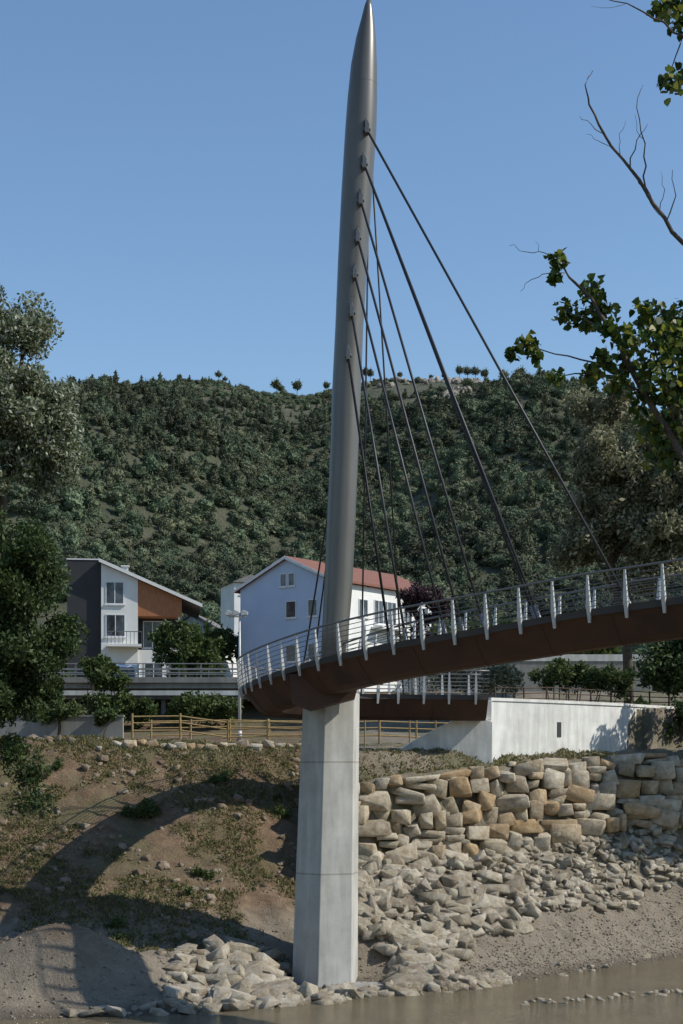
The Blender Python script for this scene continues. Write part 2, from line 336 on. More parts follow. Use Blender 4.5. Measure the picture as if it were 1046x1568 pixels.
# left trees
tree('poplar_tree',(-15.5,63.5,g(-15.5,63.5)),[EW(20,640,62,76,95),EW(42,495,62,32,55),EW(5,540,62,55,90),EW(-70,560,62,80,160),EW(75,640,62,40,60),EW(100,712,62,36,24),EW(55,705,62,60,40),EW(0,730,62,40,40)],190,0.62,105000,0.10,M['silver'],M['bark'],0.3,up=0.2,flat=0.85)
tree('alder_tree',(-14.6,61,g(-14.6,61)),[EW(10,870,60.5,75,80),EW(45,960,60.5,74,80),EW(-40,1020,60.5,90,120),EW(40,1060,60.5,50,50),EW(25,1150,60.5,32,40),EW(45,1205,60.5,20,30)],150,0.62,76000,0.10,M['dkgreen'],M['bark'],0.28,flat=0.85)
# right trees (far side, behind abutment)
tree('willow_tree',(18.2,99,g(18.2,99)),[EW(925,740,98,80,85),EW(935,640,98,58,50),EW(1000,830,98,85,85),EW(885,820,98,45,50),EW(1060,700,98,90,120),EW(990,960,98,45,50)],180,0.95,120000,0.16,M['olive'],M['bark'],0.35,20,up=0.1,flat=0.8)
tree('willow_tree',(24,102,g(24,102)),[EW(1080,800,101,70,120),EW(1150,700,101,100,160)],60,1.2,14000,0.22,M['olive'],M['bark'],0.3)
tree('alder_tree',(22.5,90,g(22.5,90)),[EW(1050,1000,89,50,70),EW(1120,950,89,60,90),EW(1000,1030,89,35,35)],60,0.8,24000,0.16,M['dkgreen'],M['bark'],0.22)
tree('alder_tree',(25,77,g(25,77)),[((24.5,77,14),(3.4,3,3)),((22.5,76.5,12),(2.5,2.5,2)),((26,77,17),(3,3,3))],60,0.9,15000,0.2,M['dkgreen'],M['bark'],0.28)
tree('alder_tree',(20.8,80.5,g(20.8,80.5)),[((20,81,12.5),(2.2,2,2)),((21.5,81.5,15),(2.0,2,2.2))],40,0.7,9000,0.17,M['dkgreen'],M['bark'],0.18)

# shrubs in the middle ground
shrub('garden_bush',[EW(285,985,112,50,34),EW(250,975,112,28,22),EW(325,1005,112,28,28),EW(290,1020,112,60,25)],90,0.42,18000,0.15,M['bush'])
shrub('hedge',[EW(x,1082+random.uniform(-8,8),98,45,20,30) for x in range(150,380,40)],60,0.5,14000,0.14,M['bush'])
shrub('hedge',[EW(x,1058,108,50,22,30) for x in range(-40,240,40)],60,0.7,12000,0.2,M['bush'])
shrub('viburnum_shrub',[EW(150,1030,98,28,22),EW(175,1045,98,20,14)],24,0.4,5000,0.13,M['bush'])
shrub('plum_shrub',[EW(645,915,112,34,24),EW(670,925,112,22,18),EW(650,960,112,25,30)],40,0.4,8000,0.14,M['purple'])
shrub('laurel_bush',[EW(850,1035,92,34,20),EW(900,1038,92,36,18),EW(940,1042,93,35,18)],40,0.5,10000,0.13,M['bush'])
shrub('oleander_bush',[EW(760,1040,100,40,16),EW(700,1035,100,40,14)],30,0.6,6000,0.14,M['olive'])
shrub('bramble_bush',[low(218,1250,.8,.7)],16,0.26,3600,0.07,M['bush'])
shrub('bramble_bush',[low(330,1200,.5,.4),low(352,1190,.4,.3)],10,0.2,1300,0.06,M['bush'])
shrub('bramble_bush',[low(310,1345,.5,.4),low(290,1370,.3,.3)],10,0.2,1300,0.06,M['bush'])
shrub('bramble_bush',[low(435,1250,.4,.5),low(420,1225,.3,.3)],10,0.2,1300,0.06,M['bush'])
shrub('bramble_bush',[low(60,1190,.6,.4),low(90,1175,.5,.3)],12,0.2,1800,0.06,M['bush'])
shrub('bramble_bush',[low(170,1420,.4,.3),low(190,1440,.3,.3)],10,0.18,1200,0.06,M['bush'])
shrub('bramble_bush',[EW(90,1090,86,45,14),EW(140,1100,86,35,10)],20,0.35,5000,0.12,M['bush'])
shrub('bramble_bush',[EW(x,y,86,30,22) for x,y in ((975,1095),(1010,1110),(1045,1100),(990,1125))],40,0.5,9000,0.13,M['dkgreen'])
shrub('hedge',[EW(x,990,135,70,26,60) for x in range(300,1000,70)],60,1.2,14000,0.3,M['bush'])
shrub('hedge',[EW(x,1010,140,80,50,60) for x in range(-150,300,70)],60,1.2,14000,0.3,M['bush'])

# ---------------------------------------------------------------- forest (instanced)
tcol=bpy.data.collections.new('forest_tree_templates')
def template(kind,i):
    bm=bmesh.new(); bmesh.ops.create_icosphere(bm,subdivisions=3,radius=1)
    vs=np.array([v.co[:] for v in bm.verts]); fs=np.array([[v.index for v in f.verts] for f in bm.faces]); bm.free()
    nz=fbm(vs[:,0]*1.8+i*9,vs[:,1]*1.8+vs[:,2]*2.3,3,20+i)
    r=1+0.8*nz
    if kind=='pine':
        h=(vs[:,2]+1)/2; w=1.9*(1-h)**0.7+0.3
        core=np.stack([vs[:,0]*r*w,vs[:,1]*r*w,1.0+h*6.0+nz*1.5],1)
    elif kind=='umb':
        core=np.stack([vs[:,0]*r*2.9,vs[:,1]*r*2.9,5.8+vs[:,2]*1.6*r+nz*1.5],1)
    else: core=np.stack([vs[:,0]*r*2.8,vs[:,1]*r*2.8,2.6+vs[:,2]*r*(2.2+0.6*(i%2))],1)
    idx=rng.integers(0,len(core),520); c=core.mean(0)
    P=c+(core[idx]-c)*(0.78+0.34*rng.random((520,1)))
    LV,LF=leaf_quads(P,0.42,1.5)
    ctr=c+(core-c)*0.84
    V=np.concatenate([ctr,LV]); tri=np.concatenate([LF[:,[0,1,2]],LF[:,[0,2,3]]])+len(ctr)
    F_=np.concatenate([fs,tri])
    mb=MB(); mb.tube([(0,0,-1.5),(0.1,0,2.5),(0,0.1,5.4 if kind=='umb' else 3.5)],[0.3,0.22,0.14],6,False)
    q=np.array(mb.V); f=np.array(mb.F); t=np.concatenate([f[:,[0,1,2]],f[:,[0,2,3]]])+len(V)
    V=np.concatenate([V,q]); F_=np.concatenate([F_,t])
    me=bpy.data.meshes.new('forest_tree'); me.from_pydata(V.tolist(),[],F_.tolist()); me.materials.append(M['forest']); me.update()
    o=bpy.data.objects.new('t%d_forest_tree'%i,me); tcol.objects.link(o)
for i,k in enumerate(['b','b','b','pine','b','umb']): template(k,i)
def instancer(name,P,S,R,IDX):
    me=bpy.data.meshes.new(name); me.from_pydata(P.tolist(),[],[]); 
    for nm,ty,dat in (('scl','FLOAT_VECTOR',S),('rot','FLOAT_VECTOR',R)):
        at=me.attributes.new(nm,ty,'POINT'); at.data.foreach_set('vector',dat.astype(np.float32).ravel())
    at=me.attributes.new('idx','INT','POINT'); at.data.foreach_set('value',IDX.astype(np.int32))
    o=link(bpy.data.objects.new(name,me)); ng=bpy.data.node_groups.new(name,'GeometryNodeTree')
    ng.interface.new_socket(name='Geometry',in_out='INPUT',socket_type='NodeSocketGeometry'); ng.interface.new_socket(name='Geometry',in_out='OUTPUT',socket_type='NodeSocketGeometry')
    gi=ng.nodes.new('NodeGroupInput'); go=ng.nodes.new('NodeGroupOutput'); ci=ng.nodes.new('GeometryNodeCollectionInfo'); ci.inputs['Collection'].default_value=tcol
    ci.inputs['Separate Children'].default_value=True; ci.inputs['Reset Children'].default_value=True
    ip=ng.nodes.new('GeometryNodeInstanceOnPoints'); ip.inputs['Pick Instance'].default_value=True
    def na(nm,ty):
        n=ng.nodes.new('GeometryNodeInputNamedAttribute'); n.data_type=ty; n.inputs['Name'].default_value=nm
        return [s for s in n.outputs if s.enabled and s.name=='Attribute'][0]
    L=ng.links.new; L(gi.outputs[0],ip.inputs['Points']); L(ci.outputs[0],ip.inputs['Instance']); L(na('idx','INT'),ip.inputs['Instance Index'])
    L(na('rot','FLOAT_VECTOR'),ip.inputs['Rotation']); L(na('scl','FLOAT_VECTOR'),ip.inputs['Scale']); L(ip.outputs[0],go.inputs[0])
    md=o.modifiers.new('instances','NODES'); md.node_group=ng; return o
N=26000
Yp=200+515*rng.random(N)**0.72; Xp=(rng.random(N)*2-1)*(0.24*Yp+55)
dens=fbm(Xp/35,Yp/35,4,31)+0.3*fbm(Xp/9,Yp/9,2,33); sN=(Yp-205)/495
thr=-0.50+0.72*np.clip((sN-0.66)/0.34,0,1)*(1+0.7*np.clip(Xp/60,-0.8,1))
keep=dens>thr
Xp=Xp[keep];Yp=Yp[keep]; n=len(Xp)
Zp=hz(Xp,Yp)-0.6; big=fbm(Xp/40,Yp/40,3,61)
sc_=(0.34+0.55*rng.random(n)**1.8+0.4*np.clip(big,-0.45,.6))*(1-0.55*np.clip((Yp-560)/120,0,1)); sc_=sc_.clip(0.17,1.1); dz=0.75+0.55*rng.random(n)
S=np.stack([sc_,sc_,sc_*dz],1); R=np.zeros((n,3)); R[:,2]=rng.random(n)*6.28
pn=fbm(Xp/60,Yp/60,2,41); IDX=np.where(rng.random(n)<0.08+1.0*pn,3,rng.choice([0,1,2,4],n))
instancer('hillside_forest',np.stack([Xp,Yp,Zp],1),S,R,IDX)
n=900; Xp=(rng.random(n)*2-1)*110; Yp=150+55*rng.random(n); Zp=height(Xp,Yp)-0.3; sc_=0.4+0.5*rng.random(n)
R=np.zeros((n,3)); R[:,2]=rng.random(n)*6.28
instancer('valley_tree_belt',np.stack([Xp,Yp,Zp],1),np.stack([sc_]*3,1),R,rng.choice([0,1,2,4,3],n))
pp=[(423,698,1.0),(430,700,.75),(455,698,1.0),(500,698,.7),(560,698,.9),(567,700,.8),(612,698,.55),(704,698,.85),(716,700,.85),(728,698,.9),(742,698,.85),(772,698,.95),(797,698,1.15),(804,700,.9),(335,698,.7),(345,698,.5),(275,698,.5),(195,698,.5),(160,698,.5),(680,698,.5),(660,699,.45)]
P=np.array([[(p[0]-CX)*p[1]/F,p[1],0] for p in pp]); P[:,2]=hz(P[:,0],P[:,1])+0.2
sc_=np.array([p[2] for p in pp]); n=len(pp); R=np.zeros((n,3)); R[:,2]=rng.random(n)*6.28
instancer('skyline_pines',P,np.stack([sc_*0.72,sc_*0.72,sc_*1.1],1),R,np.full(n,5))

# ---------------------------------------------------------------- rocks
def mktemplates(n,jit,extra,bev):
    out=[]
    for i in range(n):
        bm=bmesh.new()
        for sx_ in (-1,1):
            for sy_ in (-1,1):
                for sz_ in (-1,1):
                    v=Vector((sx_,sy_,sz_)); v=Vector([c*random.uniform(1-jit,1.0) for c in v]); bm.verts.new(v)
        for k in range(extra):
            d=Vector(rand_dirs(1)[0]); mx=max(abs(c) for c in d); bm.verts.new(d/mx*random.uniform(0.9,1.05))
        bmesh.ops.convex_hull(bm,input=bm.verts)
        for v in [v for v in bm.verts if not v.link_faces]: bm.verts.remove(v)
        bmesh.ops.dissolve_limit(bm,angle_limit=0.10,verts=bm.verts,edges=bm.edges)
        bmesh.ops.bevel(bm,geom=list(bm.edges),offset=bev,segments=1,affect='EDGES',clamp_overlap=True)
        bmesh.ops.triangulate(bm,faces=bm.faces); bm.verts.index_update()
        out.append((np.array([v.co[:] for v in bm.verts]),np.array([[v.index for v in f.verts] for f in bm.faces]))); bm.free()
    return out
RB=mktemplates(40,0.44,2,0.05); RA=mktemplates(30,0.6,2,0.03)
def rocks(name,items,mat,tilt=0.4,parent=None,T=None):
    T=T or RA; Vs=[];Fs=[];b=0
    for (x,y,z,sx_,sy_,sz_) in items:
        v,f=T[random.randrange(len(T))]; q=v*np.array([sx_,sy_,sz_])
        R_=np.array(Matrix.Rotation(random.uniform(-1,1)*(3.14 if tilt>0.25 else 0.3),3,'Z')@Matrix.Rotation(random.gauss(0,tilt),3,'X')@Matrix.Rotation(random.gauss(0,tilt),3,'Y'))
        q=q@R_.T
        Vs.append(q+np.array([x,y,z])); Fs.append(f+b); b+=len(v)
    return mesh_np(name,np.concatenate(Vs),np.concatenate(Fs),mat,parent)
it=[]
z0=0.0
while z0<0.97:
    x=0.0+random.uniform(-.4,.2)
    hrow=random.uniform(0.12,0.2)
    while x<24:
        wd=random.uniform(0.5,1.9); zb=float(zb_f(x)); zt=float(zt_f(x)); hh=(zt-zb)*hrow
        cx=x+wd/2; zz=zb+(zt-zb)*(z0+hrow/2)+random.uniform(-.17,.17)+0.15*float(vnoise(np.array([x*.5]),np.array([z0*3]),77)[0]); yy=float(yb_f(cx))+1.5*(z0+hrow/2)-0.05+random.uniform(-.28,.2)
        if random.random()<0.2 and hh>0.4:
            for s_ in (-.25,.25): it.append((cx+random.uniform(-.1,.1),yy,zz+hh*s_,wd*0.55,0.6,hh*0.32))
        elif wd>1.2 and random.random()<.35:
            it.append((cx-wd*.26,yy,zz+.08,wd*0.30,0.6,hh*0.66)); it.append((cx+wd*.26,yy,zz-.05,wd*0.29,0.6,hh*0.55))
        else: it.append((cx,yy,zz,wd*0.58,0.65,hh*random.uniform(.52,.78)))
        if random.random()<.6: it.append((x+random.uniform(-.1,.1),yy+.1,zz+random.choice([-1,1])*hh*.45,.16,.4,.12))
        x+=wd*0.99
    z0+=hrow
rocks('stone_retaining_wall',it,M['rock'],0.12,T=RB)
it=[]
for _ in range(5600):
    x=random.uniform(-3,24); yw=float(yw_f(x)); yb=float(yb_f(x)); f=random.random(); y=yw+f*(yb-yw)+0.2
    up=np.interp(x,[-3,0,4,6,9,12,24],[0.0,0.0,0.12,0.46,0.56,0.58,0.6])
    if x<0 and y>64: continue
    if abs(x+.4)<2.4 and 58<y<64.5: continue
    dn=float(vnoise(np.array([x*0.6]),np.array([y*0.6]),3)[0])
    if f<up+0.15*dn: continue
    s=random.choice([0.16,0.22,0.32,0.42,0.52,0.62]) if x<8 else random.choice([0.12,0.16,0.24,0.34,0.42])
    if s>0.3 and random.random()<0.45: continue
    it.append((x,y,g(x,y)+s*0.12,s*random.uniform(.8,1.4),s*random.uniform(.7,1.1),s*random.uniform(.35,.65)))
rocks('riprap_rocks',it[:1650],M['riprap'],0.33)
it=[]
for _ in range(300):
    x=random.uniform(-5.5,6.5) if random.random()<.6 else random.uniform(-14,22); y=float(yw_f(x))+random.gauss(0.3,0.4); s=random.choice([0.12,0.18,0.26,0.36,0.46])
    if x>6.5: s*=0.4
    if x<-5.5: s*=0.7
    it.append((x,y,max(g(x,y),-0.12)+s*0.12,s*random.uniform(1,1.7),s*random.uniform(.7,1.1),s*random.uniform(.35,.6)))
for _ in range(150):
    x=random.uniform(-6.5,-2.2); y=float(yw_f(x))+random.uniform(0.8,7.0); s=random.choice([0.2,0.3,0.4,0.6])
    if x<-5: s*=.6
    it.append((x,y,g(x,y)+s*0.15,s*1.3,s,s*.65))
for _ in range(26):   # stones fringing the pier footing
    x=random.uniform(-2.2,3.6); y=random.choice([random.uniform(59.2,60.3),random.uniform(63.5,65)]); s=random.uniform(.12,.32)
    it.append((x,y,g(x,y)+s*0.2,s*1.4,s,s*.55))
for _ in range(45):   # half-drowned stones in the shallows
    x=random.uniform(6.5,13.5); y=57.2+0.42*(x-6.5)+random.gauss(0,.35); s=random.uniform(.05,.16); it.append((x,y,0.0,s*1.7,s,s*.6))
rocks('shoreline_rocks',it,M['riprap'],0.28)
it=[]
for _ in range(1700):
    x=random.uniform(-18,-0.5); y=random.uniform(59,80); s=random.choice([0.04,0.06,0.08,0.12,.2])*random.uniform(.7,1.3)
    if float(vnoise(np.array([x*.5]),np.array([y*.5]),9)[0])<0.05 : continue
    it.append((x,y,g(x,y)+s*0.05,s*1.2,s,s*.8))
rocks('bank_stones',it,M['brownstone'],0.3)
it=[]; x=-11
while x<-1.5:
    s=random.uniform(.14,.28); y=float(yw_f(x))+24.2+random.uniform(-.2,.2); it.append((x,y,g(x,y)+s*0.4,s*1.5,s,s)); x+=s*random.uniform(1.9,2.8)
rocks('path_edge_stones',it,M['rock'],0.15)
it=[]
for _ in range(8000):
    x=random.uniform(-14,22); yw=float(yw_f(x)); y=yw+abs(random.gauss(0,4)) ; s=random.uniform(0.015,0.06)
    if x<-6 and random.random()<.7: continue
    it.append((x,y,0,s*1.2,s,s*.7))
A=np.array(it); A[:,2]=height(A[:,0],A[:,1])+A[:,5]*0.2
rocks('gravel',[tuple(r) for r in A],M['pebble'],0.45)
it=[]
for _ in range(300):
    px=random.choice([random.uniform(590,860),random.gauss(700,14),random.uniform(560,820)]); Y=random.choice([random.uniform(640,702),random.uniform(660,702),random.gauss(560,8)])
    if abs(Y-560)<40: px=random.gauss(702,12)
    x=(px-CX)*Y/F; s=random.uniform(0.5,1.5); it.append((x,Y,float(hz(np.array([x]),np.array([Y]))[0])+s*.5,s*1.3,s,s*random.uniform(.6,1.1)))
rocks('hill_rock_outcrops',it,M['hillrock'],0.45)

# grass tufts
n=9500; X=rng.uniform(-19,0,n); Y=rng.uniform(62,81,n); k=(fbm(X*.35,Y*.35,3,50)+fbm(X*1.2,Y*1.2,2,51)*.6>-0.02-0.25*(Y>75)); X=X[k];Y=Y[k]
X2=rng.uniform(0.5,14,500); Y2=yb_f(X2)+1.8+rng.random(500)*2.0; X=np.concatenate([X,X2]);Y=np.concatenate([Y,Y2])
B=12; X=np.repeat(X,B)+rng.normal(0,.12,len(X)*B); Y=np.repeat(Y,B)+rng.normal(0,.12,len(Y)*B); Z=height(X,Y)-0.02
V,F_=leaf_quads(np.stack([X,Y,Z],1),0.055,2.6,up=1.1); mesh_np('bank_grass',V,F_,M['grass'])

# ---------------------------------------------------------------- footbridge
br=empty('cable_stayed_footbridge',(-0.4,62.5,0))
OFF=Vector(br.location)
class BB(MB):
    def obj(s,name,mat,parent=br,smooth=False,bevel=0):
        s.V=[tuple(Vector(v)-OFF) for v in s.V]; return mesh_py(name,s.V,s.F,mat,parent,smooth,bevel)
ctl=[(34,26,14.9),(26,34,14.7),(19.5,40.5,14.5),(14.3,45.6,14.25),(10.8,49.1,13.95),(8.0,51.1,13.72),(6.04,52.6,13.50),(3.96,54.1,13.26),(1.78,55.8,13.02),(-0.56,58.1,12.68),(-2.36,61,12.38),(-3.74,64.6,12.15),(-4.35,68.3,12.08),(-3.9,71.6,12.07),(-2.2,74.3,12.06),(0.6,75.7,12.06),(3.5,76.2,12.05),(7.1,76.4,12.03)]
ctl=[Vector(c) for c in ctl]
def cr(p0,p1,p2,p3,t): return 0.5*((2*p1)+(p2-p0)*t+(2*p0-5*p1+4*p2-p3)*t*t+(3*p1-p0-3*p2+p3)*t**3)
path=[]
for i in range(len(ctl)-1):
    p0=ctl[max(i-1,0)];p3=ctl[min(i+2,len(ctl)-1)]
    for k in range(12): path.append(cr(p0,ctl[i],ctl[i+1],p3,k/12))
path.append(ctl[-1])
acc=[0]
for a_,b_ in zip(path[:-1],path[1:]): acc.append(acc[-1]+(b_-a_).length)
def at(s):
    s=max(0,min(acc[-1]-1e-4,s)); i=int(np.searchsorted(acc,s,side='right'))-1; i=min(i,len(path)-2)
    return path[i].lerp(path[i+1],(s-acc[i])/(acc[i+1]-acc[i]))
def frame(s):
    p=at(s); t=(at(s+0.4)-at(s-0.4)); t.z=0; t.normalize(); return p,t,Vector((t.y,-t.x,0))
WD=2.5
sec=[(0,0),(0,-0.2),(0.12,-0.24),(0.75,-1.0),(1.0,-1.14),(1.45,-1.14),(1.75,-1.0),(2.38,-0.24),(2.5,-0.2),(2.5,0)]
SS=np.arange(0,acc[-1],0.4)
def sweep(mb,sec,closed=True):
    b=len(mb.V); n=len(sec)
    for s in SS:
        p,t,nr=frame(s)
        for u,z in sec: mb.V.append(tuple(p+nr*u+Vector((0,0,z))))
    for i in range(len(SS)-1):
        for k in range(n if closed else n-1):
            k2=(k+1)%n; mb.F.append((b+i*n+k,b+i*n+k2,b+(i+1)*n+k2,b+(i+1)*n+k))
    mb.F+= [tuple(b+k for k in range(n)),tuple(b+(len(SS)-1)*n+k for k in reversed(range(n)))]
    return mb
sweep(BB(),sec[1:9]).obj('steel_box_girder',M['corten'],smooth=False)
sweep(BB(),[(-0.03,0.03),(-0.03,-0.197),(0.1,-0.197),(0.1,0.03)]).obj('edge_beam_outer',M['deckedge'])
sweep(BB(),[(2.4,0.03),(2.4,-0.197),(2.53,-0.197),(2.53,0.03)]).obj('edge_beam_inner',M['deckedge'])
sweep(BB(),[(0.103,0.0),(0.103,-0.19),(2.397,-0.19),(2.397,0.0)]).obj('walkway_surface',M['decktop'])
mb=BB()
for s in np.arange(1.6,acc[-1]-.5,2.6):
    p,t,nr=frame(s); b=len(mb.V)
    for dt in (-.02,.02):
        for u,z in ((0.1,-.25),(0.745,-1.015),(1.0,-1.16),(1.45,-1.16),(1.755,-1.015),(2.4,-.25)): mb.V.append(tuple(p+t*dt+nr*u+Vector((0,0,z))))
    mb.F+=[tuple(b+i for i in range(6)),tuple(b+6+i for i in reversed(range(6)))]+[(b+i,b+(i+1)%6,b+6+(i+1)%6,b+6+i) for i in range(6)]
mb.obj('girder_ribs',M['corten'])
# railing
mp=BB(); mw=BB(); mt=BB()
def rail(u,side):
    s=1.0
    while s<acc[-1]-0.3:
        p,t,nr=frame(s); o=-nr if side<0 else nr; base=p+nr*u
        for (q0,q1,w0,w1,d0,d1) in ((Vector((0,0,-0.42))+o*0.02,Vector((0,0,0.12))+o*0.10,0.045,0.07,0.05,0.12),(Vector((0,0,0.12))+o*0.10,Vector((0,0,1.14))+o*0.20,0.07,0.03,0.12,0.05)):
            b=len(mp.V)
            for q,w_,d_ in ((q0,w0,d0),(q1,w1,d1)):
                for a1,a2 in ((-1,-1),(1,-1),(1,1),(-1,1)): mp.V.append(tuple(base+q+t*w_*a1+nr*d_*a2*0.5))
            mp.F+=[tuple(b+i for i in f) for f in ((0,3,2,1),(4,5,6,7),(0,1,5,4),(1,2,6,5),(2,3,7,6),(3,0,4,7))]
        s+=1.3
    for hgt,r_,mb in ((1.16,0.04,mt),(0.98,0.015,mw),(0.8,0.015,mw),(0.62,0.015,mw),(0.44,0.015,mw),(0.26,0.015,mw),(0.1,0.015,mw)):
        pts=[]
        for s in np.arange(0.3,acc[-1]-0.2,0.65):
            p,t,nr=frame(s); o=-nr if side<0 else nr; pts.append(p+nr*u+o*(0.10+0.09*hgt)+Vector((0,0,hgt)))
        mb.tube(pts,r_,6)
rail(0.0,-1); rail(2.5,1)
mp.obj('railing_posts',M['galv']); mw.obj('railing_wires',M['galv_dark']); mt.obj('handrails',M['galv_dark'],smooth=True)
# pier (hexagonal, tapered)
PY=62.5; sc_=PY/F
pb=BB(); ang=[161,101,41,-19,-79,-139]; rows=[(1545,497,54.5),(1500,497.5,53.5),(1495,498,53.2),(1340,501,50.5),(1170,505,47.5),(1062,508,45.5)]
for py,cx,R_ in rows:
    c=W(cx,py,PY)
    for a_ in ang: pb.V.append((c.x+R_*sc_*math.cos(math.radians(a_)),c.y-R_*sc_*math.sin(math.radians(a_)),c.z))
for i in range(len(rows)-1):
    for k in range(6): pb.F.append((i*6+k,i*6+(k+1)%6,(i+1)*6+(k+1)%6,(i+1)*6+k))
pb.F+=[tuple(range(5,-1,-1)),tuple(range((len(rows)-1)*6,len(rows)*6))]
pb.obj('pier',M['concrete'],bevel=0.03)
fb=BB(); c=W(510,1518,PY); fb.box(c.x-1.6,c.x+4.4,PY-1.75,PY+1.6,-1.0,0.1); fb.obj('pier_footing',M['grey_conc'],bevel=0.04)
# mast
prof=[(1075,509,21),(960,514,20.5),(900,518,21.5),(800,522.5,22),(700,527,21.5),(600,530.5,22),(500,535,21.5),(400,540,22.5),(300,546,23.5),(200,552.5,24),(150,555,22.7),(100,557.5,20),(60,560.5,15.5),(30,563,10),(10,564,6),(-4,565,2)]
mb=BB(); mb.tube([W(cx,py,PY) for py,cx,hw in prof],[hw*sc_ for py,cx,hw in prof],40); mast=mb.obj('mast',M['mast'],smooth=True)
mb=BB()
for py in (1000,820,640,460,280,130):
    cx=np.interp(-py,[-p[0] for p in prof],[p[1] for p in prof]); hw=np.interp(-py,[-p[0] for p in prof],[p[2] for p in prof])
    c=W(cx,py,PY); mb.tube([c-Vector((0,0,.012)),c+Vector((0,0,.012))],hw*sc_+0.004,40)
mb.obj('weld_rings',M['mast'],smooth=False)
# lugs + cables
lug=[(560,205),(556,258),(550.5,313),(546,370),(541.5,425),(537,483),(531.5,548)]
land=[[972],[832,826],[746],[712],[686],[625],[590,556]]
ml=BB(); mc=BB(); ms=BB()
def inner_at(px):
    best=None
    for s in np.arange(3,acc[-1]*0.62,0.05):
        p,t,nr=frame(s); q=p+nr*(WD-0.05)
        if q.y>62: break
        x=CX+F*q.x/q.y
        if best is None or abs(x-px)<best[0]: best=(abs(x-px),q)
    return best[1]
for (lx,ly),ls in zip(lug,land):
    hw=23*sc_
    cx=np.interp(-ly,[-p[0] for p in prof],[p[1] for p in prof]); cc=W(cx,ly,PY); X0=W(lx,ly,PY).x
    dx=X0-cc.x; yf=cc.y-math.sqrt(max(0.02,hw*hw-dx*dx))
    L0=Vector((X0,yf-0.1,cc.z))
    ml.prism([(X0-.04,cc.z-.28),(X0+.10,cc.z-.28),(X0+.14,cc.z+.05),(X0+.02,cc.z+.32),(X0-.04,cc.z+.32)],yf-0.30,yf+0.15)
    ml.tube([L0+Vector((-.09,-.08,-.12)),L0+Vector((.18,-.08,-.12))],0.08,10)
    for j,px in enumerate(ls):
        q=inner_at(px)+Vector((0,0,0.05)); st=L0+Vector((0.05,-.06,-.15))
        mc.tube([st,q],0.05,8)
        d=(st-q).normalized(); ms.tube([q,q+d*0.9],0.08,8)
for k,(lx,ly) in enumerate(lug[1:6]):
    s=acc[-1]*(0.80+0.035*(4-k)); p,t,nr=frame(s); q=p+nr*(WD-0.05)
    st=W(lx+14,ly+6,PY+0.4); mc.tube([st,q],0.038,8)
ml.obj('cable_lugs',M['galv_dark'],bevel=0.01); mc.obj('stay_cables',M['cable'],smooth=True); ms.obj('cable_sockets',M['galv_dark'],smooth=True)
hb=BB(); c=W(508,1062,PY); hb.prism([(c.x-1.5,c.z-0.5),(c.x-0.8,c.z-0.75),(c.x+0.9,c.z-0.3),(c.x+1.2,c.z+0.9),(c.x-1.6,c.z+0.6)],PY-2.6,PY-1.1); hb.obj('deck_bracket',M['corten'])

# ---------------------------------------------------------------- abutment and concrete wall
ab=empty('bridge_abutment',(7,78,9))
def rel(mb,e):
    o=Vector(e.location); mb.V=[tuple(Vector(v)-o) for v in mb.V]; return mb
s=76.4/F
def XZ(px,py): return ((px-CX)*s,H+(HY-py)*s)
mb=MB().prism([XZ(598,1170),XZ(598,1157),XZ(640,1130),XZ(700,1100),XZ(738,1100),XZ(752,1106),XZ(752,1175)],75.6,79.4); rel(mb,ab).obj('wing_wall',M['white_conc'],ab,bevel=0.03)
mb=MB().prism([XZ(730,1099),XZ(722,1078),XZ(752,1072),XZ(752,1103)],75.95,79.6); rel(mb,ab).obj('bearing_seat',M['white_conc'],ab,bevel=0.03)
rw=empty('concrete_retaining_wall',(7,76.6,9))
pts=[(7.25,76.2),(8.5,77.2),(10,78.4),(12,80.1),(14.4,82.3),(17,85.2),(21,90)]
th=0.35; mb=MB(); cp=MB(); n=len(pts)
for B_,z0,z1,off in ((mb,8.6,11.9,0),(cp,11.902,12.05,0.06)):
    for i,(x,y) in enumerate(pts):
        a_=Vector(pts[max(i-1,0)]);b_=Vector(pts[min(i+1,n-1)]); t=(b_-a_).normalized(); nr=Vector((t.y,-t.x))
        for o_,z in ((off,z0),(off,z1),(-th-off,z1),(-th-off,z0)): B_.V.append((x+nr.x*o_,y+nr.y*o_,z))
    for i in range(n-1):
        for k in range(4): B_.F.append((i*4+k,i*4+(k+1)%4,(i+1)*4+(k+1)%4,(i+1)*4+k))
    B_.F+=[(0,1,2,3),tuple((n-1)*4+k for k in (3,2,1,0))]
rel(mb,rw).obj('wall',M['white_conc'],rw); rel(cp,rw).obj('coping',M['white_conc'],rw)
db=MB(); x,y=11.0,79.25; t=Vector((.76,.65)); nr=Vector((.65,-.76))
for z in (10.2,10.95):
    for a1,o_ in ((-.14,.03),(.14,.03),(.14,-.1),(-.14,-.1)): db.V.append((x+t.x*a1+nr.x*o_,y+t.y*a1+nr.y*o_,z))
db.F=[(0,1,2,3),(4,5,6,7),(0,1,5,4),(1,2,6,5),(2,3,7,6),(3,0,4,7)]; rel(db,rw).obj('drain_opening',M['dark'],rw)

